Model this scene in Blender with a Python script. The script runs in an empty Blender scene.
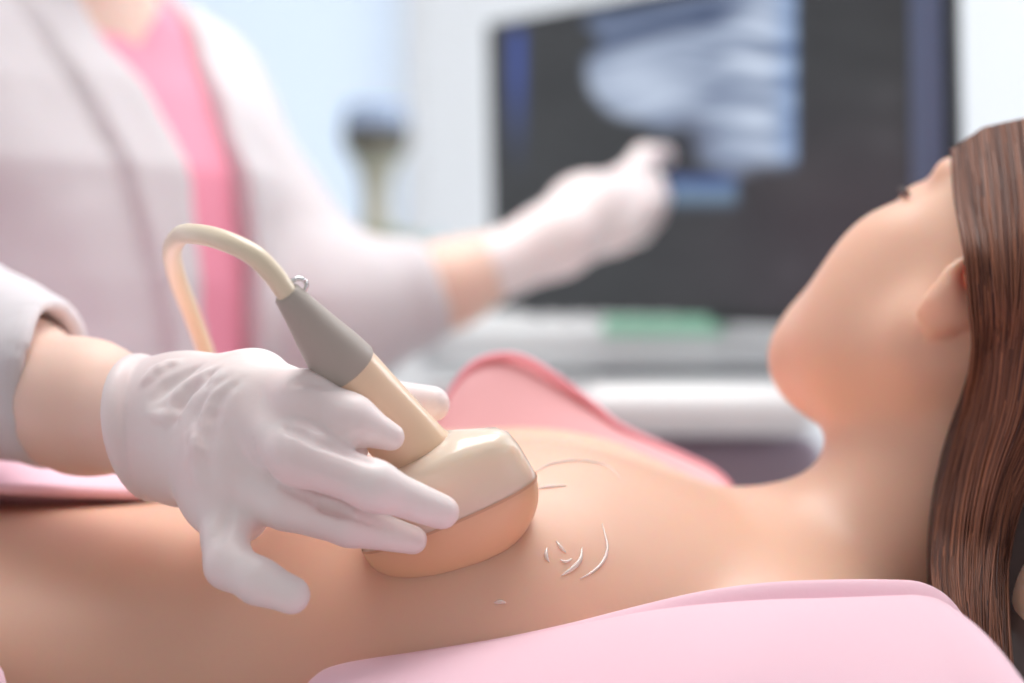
import bpy, math, random
import numpy as np
import openvdb as vdb
from mathutils import Vector, Matrix, noise
from mathutils.bvhtree import BVHTree
random.seed(7); rng = np.random.default_rng(7)

# ------------------------------------------------------------------ camera, world, light, exposure
SC = bpy.context.scene
COL = SC.collection
FPX, CAMD, CZ, HOR = 1991.0, 0.88, 1.06, 311.0      # focal length in px (70 mm), camera distance, camera height, horizon row
cam_d = bpy.data.cameras.new('camera'); cam = bpy.data.objects.new('camera', cam_d); COL.objects.link(cam)
cam.location = (0, -CAMD, CZ); cam.rotation_euler = (math.pi/2, 0, 0)
cam_d.sensor_width = 36; cam_d.lens = 70; cam_d.shift_y = (HOR-341.5)/1024; cam_d.clip_start = 0.02
cam_d.dof.use_dof = True; cam_d.dof.focus_distance = 0.83; cam_d.dof.aperture_fstop = 3.2
SC.camera = cam
SC.view_settings.view_transform = 'Standard'; SC.view_settings.look = 'None'
SC.view_settings.exposure = 0.10; SC.view_settings.gamma = 1.0
SC.view_settings.use_curve_mapping = False
w = bpy.data.worlds.new('world'); SC.world = w; w.use_nodes = True
w.node_tree.nodes['Background'].inputs[0].default_value = (1.0, 0.955, 0.93, 1)
w.node_tree.nodes['Background'].inputs[1].default_value = 0.45

def area(name, loc, target, sx, sy, power, color=(1, 1, 1)):
    l = bpy.data.lights.new(name, 'AREA'); l.shape = 'RECTANGLE'; l.size = sx; l.size_y = sy
    l.energy = power; l.color = color
    o = bpy.data.objects.new(name, l); COL.objects.link(o); o.location = loc
    o.rotation_euler = (Vector(target)-Vector(loc)).to_track_quat('-Z', 'Y').to_euler()
    return o
area('side_fill_light', (2.93, 1.75, 1.9), (0, 1.75, 1.9-.9), 1.8, 1.5, 58, (0.95, 0.98, 1.0))  # added side light out of view, soft cool fill from the right
area('ceiling_panel_light', (0.1, 0.55, 2.62), (0.1, 0.5, 0), 1.2, 1.2, 25, (1.0, 0.98, 0.95))

# ------------------------------------------------------------------ helpers
def P(px, py, Y=0.0):
    D = Y+CAMD
    return np.array([(px-512)*D/FPX, Y, CZ-(py-HOR)*D/FPX])
def R(rpx, Y=0.0): return rpx*(Y+CAMD)/FPX
def lin(c):
    c = c/255.0
    return c/12.92 if c <= 0.04045 else ((c+0.055)/1.055)**2.4
def rgb(r, g, b): return (lin(r), lin(g), lin(b), 1)
def mat(name, col, rough=0.5, sss=0, sssr=(1, .35, .2), sscale=0.01, spec=0.5, bump=None, var=None, metal=0, trans=0, emis=None, coat=0, alpha=1, ior=None, sheen=0):
    """principled material; var=(scale, amount, colour2, stretch), bump=(scale, strength, distance, stretch)"""
    m = bpy.data.materials.new(name); m.use_nodes = True
    nt = m.node_tree; b = nt.nodes['Principled BSDF']
    b.inputs['Base Color'].default_value = col; b.inputs['Roughness'].default_value = rough
    b.inputs['Specular IOR Level'].default_value = spec; b.inputs['Metallic'].default_value = metal
    b.inputs['Subsurface Weight'].default_value = sss; b.inputs['Subsurface Radius'].default_value = sssr
    b.inputs['Subsurface Scale'].default_value = sscale
    b.inputs['Transmission Weight'].default_value = trans; b.inputs['Coat Weight'].default_value = coat
    b.inputs['Alpha'].default_value = alpha; b.inputs['Sheen Weight'].default_value = sheen
    if ior: b.inputs['IOR'].default_value = ior
    if emis: b.inputs['Emission Color'].default_value = emis[0]; b.inputs['Emission Strength'].default_value = emis[1]
    def nz(scale, stretch, det=4):
        tc = nt.nodes.new('ShaderNodeTexCoord'); mp = nt.nodes.new('ShaderNodeMapping')
        mp.inputs['Scale'].default_value = stretch
        n = nt.nodes.new('ShaderNodeTexNoise'); n.inputs['Scale'].default_value = scale; n.inputs['Detail'].default_value = det
        nt.links.new(tc.outputs['Object'], mp.inputs[0]); nt.links.new(mp.outputs[0], n.inputs[0]); return n
    if var:
        n = nz(var[0], var[3] if len(var) > 3 else (1, 1, 1))
        rp = nt.nodes.new('ShaderNodeValToRGB'); mx = nt.nodes.new('ShaderNodeMix'); mx.data_type = 'RGBA'
        rp.color_ramp.elements[0].position = .35; rp.color_ramp.elements[1].position = .65
        nt.links.new(n.outputs[0], rp.inputs[0])
        mu = nt.nodes.new('ShaderNodeMath'); mu.operation = 'MULTIPLY'; mu.inputs[1].default_value = var[1]
        nt.links.new(rp.outputs[0], mu.inputs[0]); nt.links.new(mu.outputs[0], mx.inputs[0])
        mx.inputs[6].default_value = col; mx.inputs[7].default_value = var[2]
        nt.links.new(mx.outputs[2], b.inputs['Base Color'])
    if bump:
        n = nz(bump[0], bump[3] if len(bump) > 3 else (1, 1, 1))
        bp = nt.nodes.new('ShaderNodeBump'); bp.inputs['Strength'].default_value = bump[1]; bp.inputs['Distance'].default_value = bump[2]
        nt.links.new(n.outputs[0], bp.inputs['Height']); nt.links.new(bp.outputs[0], b.inputs['Normal'])
    return m

def link(name, me, m=None, parent=None, smooth=True):
    o = bpy.data.objects.new(name, me); COL.objects.link(o)
    if m: me.materials.append(m)
    if smooth: me.polygons.foreach_set('use_smooth', [True]*len(me.polygons))
    if parent: o.parent = parent; o.matrix_parent_inverse = parent.matrix_basis.inverted()
    return o
def mesh(name, vs, fs, m=None, parent=None, smooth=True):
    me = bpy.data.meshes.new(name)
    me.from_pydata([tuple(map(float, v)) for v in vs], [], [tuple(int(i) for i in f) for f in fs]); me.update()
    return link(name, me, m, parent, smooth)
def tag(o, label, cat, group=None, kind=None):
    o['label'] = label; o['category'] = cat
    if group: o['group'] = group
    if kind: o['kind'] = kind
    return o
def empty(name, loc):
    o = bpy.data.objects.new(name, None); COL.objects.link(o); o.location = loc; o.empty_display_size = .05
    o.matrix_basis = Matrix.Translation(Vector([float(c) for c in loc])); return o
def structure(o): o['kind'] = 'structure'; return o
def bevel(o, wd, seg=3):
    b = o.modifiers.new('bevel', 'BEVEL'); b.width = wd; b.segments = seg; b.limit_method = 'ANGLE'; return o
def box(name, c, s, m, parent=None, bev=0.0, M=None, seg=3):
    vs = []
    for i in (-.5, .5):
        for j in (-.5, .5):
            for k in (-.5, .5):
                v = Vector((i*s[0], j*s[1], k*s[2]))
                if M is not None: v = M @ v
                vs.append(Vector(c)+v)
    fs = [(0, 1, 3, 2), (4, 6, 7, 5), (0, 4, 5, 1), (2, 3, 7, 6), (0, 2, 6, 4), (1, 5, 7, 3)]
    o = mesh(name, vs, fs, m, parent, smooth=bev > 0)
    if bev: bevel(o, bev, seg)
    return o
def lathe(name, prof, c, m, parent=None, n=40):
    vs, fs = [], []
    for r, z in prof:
        for i in range(n):
            a = 2*math.pi*i/n; vs.append((c[0]+r*math.cos(a), c[1]+r*math.sin(a), c[2]+z))
    for j in range(len(prof)-1):
        for i in range(n):
            fs.append((j*n+i, j*n+(i+1) % n, (j+1)*n+(i+1) % n, (j+1)*n+i))
    return mesh(name, vs, fs, m, parent)
def catmull(pts, n=8):
    pts = np.array(pts, float); out = []
    q = np.vstack([2*pts[0]-pts[1], pts, 2*pts[-1]-pts[-2]])
    for i in range(1, len(q)-2):
        for k in range(n):
            t = k/n; a, b, c, d = q[i-1], q[i], q[i+1], q[i+2]
            out.append(.5*((2*b)+(-a+c)*t+(2*a-5*b+4*c-d)*t*t+(-a+3*b-3*c+d)*t**3))
    out.append(pts[-1]); return np.array(out)
def tube_geo(path, rad, n=16, cap=True, flat=None):
    path = np.array(path); T = np.gradient(path, axis=0); T /= np.linalg.norm(T, axis=1)[:, None]+1e-12
    rad = np.broadcast_to(rad, (len(path),))
    nrm = np.cross(T[0], [0.13, .31, .94]); nrm /= np.linalg.norm(nrm)
    vs, fs = [], []
    for i, p in enumerate(path):
        nrm = nrm-T[i]*nrm.dot(T[i]); nrm /= np.linalg.norm(nrm); bi = np.cross(T[i], nrm)
        for k in range(n):
            a = 2*math.pi*k/n; vs.append(p+rad[i]*(math.cos(a)*nrm+math.sin(a)*bi))
    for i in range(len(path)-1):
        for k in range(n): fs.append((i*n+k, i*n+(k+1) % n, (i+1)*n+(k+1) % n, (i+1)*n+k))
    if cap: fs += [tuple(range(n))[::-1], tuple((len(path)-1)*n+k for k in range(n))]
    return vs, fs
def tube(name, path, rad, m, parent=None, n=16):
    vs, fs = tube_geo(path, rad, n); return mesh(name, vs, fs, m, parent)
def grid(name, G, m, parent=None, thick=0.003, sub=1, closed=False):
    """G: rows x cols x 3"""
    r, c = G.shape[:2]; vs = G.reshape(-1, 3); fs = []
    for i in range(r-1):
        for j in range(c-1): fs.append((i*c+j, i*c+j+1, (i+1)*c+j+1, (i+1)*c+j))
    o = mesh(name, vs, fs, m, parent)
    if thick:
        s = o.modifiers.new('solidify', 'SOLIDIFY'); s.thickness = thick; s.offset = 0
    if sub:
        s = o.modifiers.new('sub', 'SUBSURF'); s.levels = sub; s.render_levels = sub
    return o

# --- signed distance modelling: one continuous surface per body
class Vol:
    def __init__(s, lo, hi, h):
        s.lo = np.array(lo, float); s.h = h; s.n = np.ceil((np.array(hi)-s.lo)/h).astype(int)+1
        s.a = np.full(s.n, 0.05, np.float32)
    def win(s, lo, hi):
        i0 = np.clip(np.floor((np.array(lo)-s.lo)/s.h).astype(int), 0, s.n); i1 = np.clip(np.ceil((np.array(hi)-s.lo)/s.h).astype(int)+1, 0, s.n)
        sl = tuple(slice(a, b) for a, b in zip(i0, i1))
        ax = [(s.lo[k]+s.h*np.arange(i0[k], i1[k])).astype(np.float32) for k in range(3)]
        return sl, ax[0][:, None, None], ax[1][None, :, None], ax[2][None, None, :]
    def op(s, fn, lo, hi, k=0.01, mode='u'):
        sl, x, y, z = s.win(np.array(lo)-k-.012, np.array(hi)+k+.012)
        a = s.a[sl]
        if a.size == 0: return
        d = fn(x, y, z).astype(np.float32)
        if mode == 'u': h = np.maximum(k-np.abs(a-d), 0)/k; s.a[sl] = np.minimum(a, d)-h*h*k*.25
        elif mode == 's': d = -d; h = np.maximum(k-np.abs(a-d), 0)/k; s.a[sl] = np.maximum(a, d)+h*h*k*.25
        elif mode == 'i': h = np.maximum(k-np.abs(a-d), 0)/k; s.a[sl] = np.maximum(a, d)+h*h*k*.25
    def cone(s, a, b, r1, r2, k=0.01, mode='u'):
        a = np.array(a, float); b = np.array(b, float); ba = b-a; l2 = ba.dot(ba); rr = r1-r2; a2 = l2-rr*rr; il2 = 1/l2
        def f(x, y, z):
            px, py, pz = x-a[0], y-a[1], z-a[2]
            yy = px*ba[0]+py*ba[1]+pz*ba[2]; zz = yy-l2
            pp = px*px+py*py+pz*pz
            x2 = np.maximum(pp*l2*l2-yy*yy*l2, 0)          # |pa*l2-ba*y|^2
            y2 = yy*yy*l2; z2 = zz*zz*l2
            kk = np.sign(rr)*rr*rr*x2
            d = (np.sqrt(np.maximum(x2*a2*il2, 0))+yy*rr)*il2-r1
            d = np.where(np.sign(zz)*a2*z2 > kk, np.sqrt(x2+z2)*il2-r2, d)
            return np.where(np.sign(yy)*a2*y2 < kk, np.sqrt(x2+y2)*il2-r1, d)
        lo = np.minimum(a-r1, b-r2); hi = np.maximum(a+r1, b+r2); s.op(f, lo, hi, k, mode)
    def chain(s, pts, k=0.01):
        for p, q in zip(pts[:-1], pts[1:]): s.cone(p[0], q[0], p[1], q[1], k)
    def ell(s, c, r, B=None, k=0.01, mode='u'):
        """ellipsoid; B rows = local axes"""
        c = np.array(c, float); B = np.eye(3) if B is None else np.array(B)
        def f(x, y, z):
            x, y, z = x-c[0], y-c[1], z-c[2]
            q = [(x*B[i, 0]+y*B[i, 1]+z*B[i, 2]) for i in range(3)]
            k0 = np.sqrt(sum((q[i]/r[i])**2 for i in range(3)))
            k1 = np.sqrt(sum((q[i]/r[i]**2)**2 for i in range(3)))+1e-6
            return k0*(k0-1)/k1
        m = max(r); e = np.sqrt(((B*np.array(r)[:, None])**2).sum(0)); s.op(f, c-e, c+e, k, mode)
    def mesh(s, name, m, parent=None, smooth_it=0):
        g = vdb.FloatGrid(0.05); g.copyFromArray(s.a); pts, quads = g.convertToQuads(0.0)
        pts = pts*s.h+s.lo; quads = quads.astype(np.int64)
        # orientation from the volume's sign
        v = pts[quads]; vol = np.einsum('ij,ij->i', v[:, 0], np.cross(v[:, 1], v[:, 2])).sum()+np.einsum('ij,ij->i', v[:, 0], np.cross(v[:, 2], v[:, 3])).sum()
        if vol < 0: quads = quads[:, ::-1]
        me = bpy.data.meshes.new(name); me.vertices.add(len(pts)); me.vertices.foreach_set('co', pts.astype(np.float32).ravel())
        me.loops.add(quads.size); me.loops.foreach_set('vertex_index', quads.astype(np.int32).ravel())
        me.polygons.add(len(quads)); me.polygons.foreach_set('loop_start', np.arange(0, quads.size, 4, dtype=np.int32))
        me.polygons.foreach_set('loop_total', np.full(len(quads), 4, np.int32)); me.update(calc_edges=True); me.validate()
        o = link(name, me, m, parent)
        if smooth_it:
            q = o.modifiers.new('smooth', 'SMOOTH'); q.iterations = smooth_it; q.factor = .5
        return o

def unit(v): v = np.array(v, float); return v/np.linalg.norm(v)

def head(V, O, F, L, U, sc=1.0, k=.012):
    """a head at O (between the ears), F forward, L towards its left ear, U up"""
    B = np.array([F, L, U])
    def q(f, l, u): return O+sc*(f*F+l*L+u*U)
    V.ell(q(-.012, 0, .040), [.094*sc, .074*sc, .084*sc], B, .02)
    V.ell(q(.030, 0, -.022), [.058*sc, .059*sc, .080*sc], B, .03)
    for s in (-1, 1):
        V.cone(q(.000, s*.050, -.038), q(.056, s*.018, -.084), .020*sc, .016*sc, .03)
        V.ell(q(.052, s*.036, -.026), [.030*sc, .024*sc, .030*sc], B, .02)
    V.ell(q(.067, 0, -.090), [.016*sc, .022*sc, .017*sc], B, .025)
    for s in (-1, 1): V.ell(q(.040, s*.030, -.054), [.028*sc, .025*sc, .030*sc], B, .025)
    V.ell(q(.055, 0, -.062), [.036*sc, .034*sc, .034*sc], B, .02)
    for s in (-1, 1): V.ell(q(.090, s*.031, .004), [.013*sc, .017*sc, .012*sc], B, .010, 's')
    for s in (-1, 1): V.ell(q(.073, s*.030, .004), [.0125*sc]*3, B, .004)
    for s in (-1, 1): V.cone(q(.083, s*.018, .026), q(.068, s*.045, .026), .007*sc, .006*sc, .012)
    V.cone(q(.082, 0, .014), q(.101, 0, -.026), .006*sc, .008*sc, .010)
    for s in (-1, 1): V.ell(q(.093, s*.010, -.031), [.009*sc, .006*sc, .006*sc], B, .006)
    V.cone(q(.085, -.020, -.056), q(.091, 0, -.054), .0045*sc, .0055*sc, .006); V.cone(q(.085, .020, -.056), q(.091, 0, -.054), .0045*sc, .0055*sc, .006)
    V.cone(q(.083, -.016, -.065), q(.088, 0, -.066), .005*sc, .006*sc, .006); V.cone(q(.083, .016, -.065), q(.088, 0, -.066), .005*sc, .006*sc, .006)
    for s in (-1, 1):                                         # ears
        E = unit(L*s*.90-F*.44); T = unit(F*.90+L*s*.44)       # ear plate normal, plate forward axis
        c = q(-.010, s*.073, .008)
        Bq = np.array([E, T, U])
        V.ell(c+.002*U*sc, [.006*sc, .0165*sc, .029*sc], Bq, .006)
        V.ell(c+sc*(E*.009-.001*T+.004*U), [.008*sc, .0115*sc, .021*sc], Bq, .005, 's')
        V.cone(c+sc*(E*.004+T*.013-U*.010), c+sc*(E*.005+T*.006-U*.021), .004*sc, .006*sc, .006)
        V.ell(c+sc*(-U*.026+T*.003+E*.002), [.0055*sc, .0105*sc, .012*sc], Bq, .006)     # lobe
        V.ell(c+sc*(T*.004-U*.004+E*.004), [.013*sc, .0060*sc, .0075*sc], Bq, .003, 's')         # canal

def hand_fingers(V, W, D, N, T, curl=(.3, .3, .3, .3), sc=1.0, thumb=True, grow=0.0):
    """generic hand: W wrist, D along the palm, N back of hand, T towards thumb"""
    D, N, T = unit(D), unit(N), unit(T); g = grow
    for s, l in ((-.030, .078), (-.012, .086), (.008, .090), (.028, .086)):
        V.cone(W+T*s*.55*sc, W+(D*l+T*s)*sc, .017*sc+g, .0125*sc+g, .014)
    V.cone(W-D*.03*sc, W+D*.03*sc, .026*sc+g, .024*sc+g, .015)
    for i, (s, l, fl) in enumerate(((.028, .086, .072), (.008, .090, .080), (-.012, .086, .073), (-.030, .078, .058))):
        p = W+(D*l+T*s)*sc; ang = 0; r = (.0095, .0095, .009, .008)[i]*sc+g
        for j, fr in enumerate((.45, .31, .24)):
            ang += curl[i]*(1.0 if j else .7); d = D*math.cos(ang)-N*math.sin(ang)
            q = p+d*fl*fr*sc; V.cone(p, q, r, r*.92, .004); p = q; r *= .92
    if thumb:
        p = W+(D*.02+T*.02-N*.008)*sc; q = W+(D*.055+T*.045-N*.022)*sc; r_ = W+(D*.088+T*.046-N*.034)*sc
        V.cone(p, q, .015*sc+g, .0115*sc+g, .012); V.cone(q, r_, .011*sc+g, .009*sc+g, .004)

# ------------------------------------------------------------------ materials
SKIN = mat('skin', rgb(235, 191, 167), .40, sss=.5, sssr=(1, .36, .18), sscale=.018, spec=.45, var=(9, .35, rgb(238, 184, 158)), bump=(420, .08, .0006))
FAIR = mat('fair_skin', rgb(244, 208, 192), .45, sss=.4, sssr=(1, .4, .28), sscale=.012, spec=.4, bump=(420, .08, .0006))
GLOVE = mat('latex_glove', rgb(251, 239, 238), .42, sss=.3, sssr=(1, .62, .6), sscale=.006, spec=.45, var=(26, .55, rgb(250, 226, 227)), bump=(38, .25, .0022, (1, 1, 1.0)))
COAT = mat('white_cotton', rgb(220, 214, 218), .85, sss=.05, bump=(14, .3, .006), sheen=.1)
SHIRT = mat('pink_shirt_cloth', rgb(250, 158, 182), .8, bump=(30, .3, .003))
PDRAPE = mat('pale_pink_cotton', rgb(246, 204, 217), .85, sss=.1, sssr=(1, .5, .6), sscale=.004, bump=(520, .15, .0006), var=(5, .3, rgb(248, 196, 212)), sheen=.15)
PGOWN = mat('dusty_pink_cotton', rgb(240, 180, 184), .85, bump=(500, .15, .0006), sheen=.1)
PHEM = mat('rose_piping', rgb(250, 172, 186), .7)
PROBE = mat('cream_plastic', rgb(250, 218, 188), .34, sss=.2, sssr=(1, .75, .6), sscale=.01, coat=.2)
SHELL = mat('cream_translucent_shell', rgb(252, 228, 208), .22, sss=.5, sssr=(1, .75, .6), sscale=.02, coat=.4)
LENS = mat('peach_rubber', rgb(246, 196, 158), .3, sss=.4, sssr=(1, .55, .35), sscale=.015, coat=.15)
TAUPE = mat('taupe_rubber', rgb(182, 172, 164), .5)
CABLE = mat('cream_cable', rgb(242, 226, 200), .38, sss=0, coat=.2)
CHROME = mat('chrome', (.85, .85, .86, 1), .12, metal=1)
WHITEP = mat('white_plastic', rgb(238, 240, 242), .3, coat=.3)
GREYP = mat('grey_plastic', rgb(216, 221, 224), .4)
DARKP = mat('black_plastic', rgb(38, 38, 42), .35)
SLATE = mat('slate_blue_plastic', rgb(86, 98, 128), .35)
MAUVE = mat('mauve_grey_plastic', rgb(150, 136, 150), .5)
WALL = mat('painted_wall', rgb(244, 246, 250), .9, var=(1.5, .3, rgb(236, 240, 240)), bump=(200, .05, .001))
FLOOR = mat('vinyl_floor', rgb(205, 205, 205), .5, var=(3, .4, rgb(190, 192, 196)))
VINYL = mat('pale_vinyl', rgb(232, 226, 226), .5, bump=(60, .05, .001))

# ------------------------------------------------------------------ the room
structure(box('floor', (0, .6, -.05), (6, 6, .1), FLOOR))
structure(box('ceiling', (0, .6, 2.75), (6, 6, .1), WALL))
WY = 2.9
structure(box('wall_left', (-2.3, .6, 1.35), (.1, 6, 2.7), WALL))
structure(box('wall_right', (3.05, .6, 1.35), (.1, 6, 2.7), WALL))
# back wall with a window opening
wx0, wx1, wz0, wz1 = -.72, -.18, 1.02, 2.15
vs = []; fs = []
def wallpiece(x0, x1, z0, z1):
    b = len(vs)
    for y in (WY, WY+.1):
        vs.extend([(x0, y, z0), (x1, y, z0), (x1, y, z1), (x0, y, z1)])
    fs.extend([(b, b+1, b+2, b+3), (b+7, b+6, b+5, b+4), (b, b+4, b+5, b+1), (b+1, b+5, b+6, b+2), (b+2, b+6, b+7, b+3), (b+3, b+7, b+4, b)])
wallpiece(-2.3, wx0, 0, 2.7); wallpiece(wx1, 3.0, 0, 2.7); wallpiece(wx0, wx1, 0, wz0); wallpiece(wx0, wx1, wz1, 2.7)
structure(mesh('wall_back', vs, fs, WALL, smooth=False))
win = structure(empty('window_1', ((wx0+wx1)/2, WY, wz0)))
FR = mat('window_frame_paint', rgb(245, 247, 250), .4)
for i, (a, b, c, d) in enumerate(((wx0, wx0+.03, wz0, wz1), (wx1-.03, wx1, wz0, wz1), (wx0, wx1, wz0, wz0+.03), (wx0, wx1, wz1-.03, wz1))):
    box('window_frame', ((a+b)/2, WY+.03, (c+d)/2), (b-a, .05, d-c), FR, win, .003)
# frosted pane lit by daylight from outside
PANE = mat('frosted_daylight_pane', rgb(225, 238, 252), .5, emis=(rgb(212, 230, 255), .26))
box('window_pane', ((wx0+wx1)/2, WY+.05, (wz0+wz1)/2), (wx1-wx0-.06, .008, wz1-wz0-.06), PANE, win)
win2 = structure(empty('added_window', (2.99, 1.75, 1.15)))  # unseen window, added around the side light to house it
for y0_, y1_, z0_, z1_ in ((.80, .85, 1.1, 2.5), (2.65, 2.7, 1.1, 2.5), (.80, 2.7, 1.1, 1.15), (.80, 2.7, 2.45, 2.5), (1.72, 1.78, 1.1, 2.5)):
    box('window_frame', (2.985, (y0_+y1_)/2, (z0_+z1_)/2), (.03, y1_-y0_, z1_-z0_), FR, win2, .003)
box('window_pane', (2.994, 1.75, 1.8), (.008, 1.85, 1.35), PANE, win2)
structure(box('baseboard_back', (.35, WY-.008, .05), (5.2, .016, .1), FR, None, .003))
# ceiling light fixture
area('rear_fill_light', (.5, 2.1, 2.62), (.5, 2.1, 0), .6, .6, 1.5, (.95, .98, 1))  # added lamp out of view, lifts the brightness of the back wall
cl = tag(empty('ceiling_light', (.1, .55, 2.7)), 'square flush ceiling panel light above the examination couch', 'light')
box('frame', (.1, .55, 2.685), (1.26, 1.26, .03), FR, cl, .004)
box('diffuser', (.1, .55, 2.664), (1.2, 1.2, .012), mat('lit_diffuser', (1, 1, 1, 1), .5, emis=((1, .98, .95, 1), 1.2)), cl, .002)

c2l = tag(empty('ceiling_light', (.5, 2.1, 2.7)), 'smaller ceiling panel light added to brighten the back wall above the cabinet', 'light')
box('frame', (.5, 2.1, 2.685), (.66, .66, .03), FR, c2l, .004)
box('diffuser', (.5, 2.1, 2.664), (.6, .6, .012), bpy.data.materials['lit_diffuser'], c2l, .002)

# ------------------------------------------------------------------ the couch
BT = CZ-.262                                                  # top of the mattress
cx = -.2
couch = tag(empty('examination_couch', (cx, .085, 0)), 'padded examination couch that the patient lies on', 'couch')
box('mattress', (cx, .085, BT-.04), (1.96, .56, .08), VINYL, couch, .02, seg=5)
box('frame', (cx, .085, BT-.11), (1.9, .50, .05), WHITEP, couch, .006)
for sx in (-.85, .85):
    for sy in (-.20, .20):
        tube('leg', [(cx+sx, .085+sy, BT-.13), (cx+sx, .085+sy, .0)], .022, CHROME, couch, 20)
box('crossbar', (cx, .085, .2), (1.7, .03, .03), CHROME, couch, .004)

# ------------------------------------------------------------------ the patient
def Z(z): return CZ+z
HF, HL, HU = np.array([-.1876, .7304, .6568]), np.array([-.4976, -.6472, .5776]), np.array([.8469, -.2184, .4848])
def rot(v, ax, deg):
    return np.array(Matrix.Rotation(math.radians(deg), 3, Vector(ax)) @ Vector(v))
HF, HL, HU = [rot(v, (0, -1, 0), 13) for v in (HF, HL, HU)]
HF, HL = [rot(v, HU, 8) for v in (HF, HL)]
HO = P(966, 278, .03)-.070*HL
V = Vol((-1.22, -.34, Z(-.33)), (.52, .50, Z(.17)), .0036)
TX = np.array([-.62, -.50, -.38, -.27, -.18, -.12, -.05, .02, .08, .13, .17, .20])
TA = np.array([.165, .17, .155, .145, .145, .150, .157, .163, .165, .160, .14, .12])
TT = np.array([-.085, -.085, -.092, -.096, -.095, -.087, -.074, -.070, -.081, -.094, -.110, -.124])   # top of the section
TB = -.258
xs = np.linspace(TX[0], TX[-1], 200)
def sm(a):
    y = np.interp(xs, TX, a); k = np.hanning(21); k /= k.sum(); return np.convolve(np.pad(y, 10, 'edge'), k, 'valid')
sA, sT = sm(TA), sm(TT)
def torso_d(x, y, z, grow=0.0):
    a = np.interp(x, xs, sA)+grow; t = np.interp(x, xs, sT)+grow; b = (t-TB+grow)/2; c = Z((t+TB-grow)/2)
    dy = (y-.10)/a; dz = (z-c)/b
    d = (np.sqrt(dy*dy+dz*dz)-1)*np.minimum(a, b)
    e = np.maximum(x-(.165+grow), (-.60-grow)-x)
    k = .05; h = np.maximum(k-np.abs(d-e), 0)/k
    return np.maximum(d, e)+h*h*k*.25
V.op(torso_d, (-.63, -.10, Z(-.27)), (.21, .30, Z(-.04)), .01)
# breasts, hips, legs
V.ell((-.015, .045, Z(-.139)), (.097, .088, .070), None, .05)
V.ell((-.004, .19, Z(-.124)), (.088, .076, .062), None, .05)
for s in (-1, 1):
    V.cone((-.56, .10+s*.085, Z(-.175)), (-1.02, .10+s*.10, Z(-.185)), .088, .058, .04)
    V.cone((-1.02, .10+s*.10, Z(-.185)), (-1.20, .10+s*.10, Z(-.2)), .058, .05, .03)
# neck and head
NB = HO-.022*HF-.072*HU+np.array([.006, 0, -.002])
V.cone(NB, (.160, .080, Z(-.150)), .046, .060, .035)
V.cone((.13, .10, Z(-.160)), (.12, -.03, Z(-.177)), .052, .044, .03)
V.cone((.13, .10, Z(-.160)), (.12, .235, Z(-.178)), .052, .044, .03)
V.cone((.168, .075, Z(-.108)), (.112, .095, Z(-.130)), .010, .010, .035)
head(V, HO, HF, HL, HU)
# left arm raised beside the head (under the drape), right arm along the body
EL = P(1100, 780, -.05); WR = P(1082, 500, .055)
V.chain([((.125, -.035, Z(-.180)), .042), (EL, .036)], .03); V.chain([(EL, .037), (P(1076, 620, -.005), .036), (WR, .025)], .02)
hand_fingers(V, WR, (.75, .35, .45), (-.2, -.85, .3), (-.4, .0, .8), (.35, .35, .4, .4))
V.chain([((.11, .24, Z(-.165)), .045), ((-.13, .305, Z(-.19)), .036), ((-.35, .315, Z(-.20)), .024)], .03)
hand_fingers(V, np.array([-.36, .315, Z(-.20)]), (-1, 0, -.05), (0, .3, 1), (0, -1, .2), (.15, .15, .2, .2))
patient = tag(V.mesh('person', SKIN, None, 3), 'patient lying on the couch, head turned to the monitor, chest bare under the probe', 'person')
dg = bpy.context.evaluated_depsgraph_get()
BV = BVHTree.FromObject(patient, dg)
CAM = Vector((0, -CAMD, CZ))
def on_skin(px, py, off=0.0):
    d = (Vector(P(px, py, 0))-CAM).normalized(); h = BV.ray_cast(CAM, d)
    if h[0] is None: return None
    return np.array(h[0]+h[1]*off)

# eyelashes and brow of the visible side
LASH = mat('dark_lash', rgb(52, 40, 40), .6)
for s in (1, -1):
    c = HO+.0845*HF+s*.031*HL+.004*HU
    tube('eyelashes', catmull([c+HF*(-.014)+s*HL*.020, c+HF*(-.005)+s*HL*.013-HU*.001, c+HF*.001+s*HL*.004-HU*.002], 5), .0015, LASH, patient, 8)
    b = HO+HU*.027
    tube('eyebrow', catmull([b+HF*.064+s*HL*.046, b+HF*.078+s*HL*.032+HU*.003, b+HF*.084+s*HL*.014], 5), [.0015]*3+[.003]*5+[.0025]*3, LASH, patient, 8)

# hair: a cap on the skull and the long strands
HM = mat('brown_hair', rgb(60, 36, 32), .5, spec=.5, var=(6, .8, rgb(62, 38, 36), (1, 1, .2)))
HM2 = mat('brown_hair_strand', rgb(110, 70, 56), .45, spec=.2)
_n = HM2.node_tree; _a = _n.nodes.new('ShaderNodeVertexColor'); _a.layer_name = 'tone'
_n.links.new(_a.outputs[0], _n.nodes['Principled BSDF'].inputs['Base Color'])
H = Vol(HO-.17, HO+.17, .0035)
Bh = np.array([HF, HL, HU])
H.ell(HO-.020*HF+.046*HU, (.098, .079, .090), Bh, .02)
H.ell(HO-.055*HF+.015*HU, (.040, .055, .050), Bh, .04)
def hairline(x, y, z):                         # keep what lies behind the hairline
    x, y, z = x-HO[0], y-HO[1], z-HO[2]
    f = x*HF[0]+y*HF[1]+z*HF[2]; u = x*HU[0]+y*HU[1]+z*HU[2]; l = x*HL[0]+y*HL[1]+z*HL[2]
    return f-(-.035+np.clip(u-.01, 0, .08)*1.15)
H.op(hairline, HO-.2, HO+.2, .012, 'i')
hair = H.mesh('hair', HM, patient, 2)
BH = BVHTree.FromObject(hair, bpy.context.evaluated_depsgraph_get())
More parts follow.
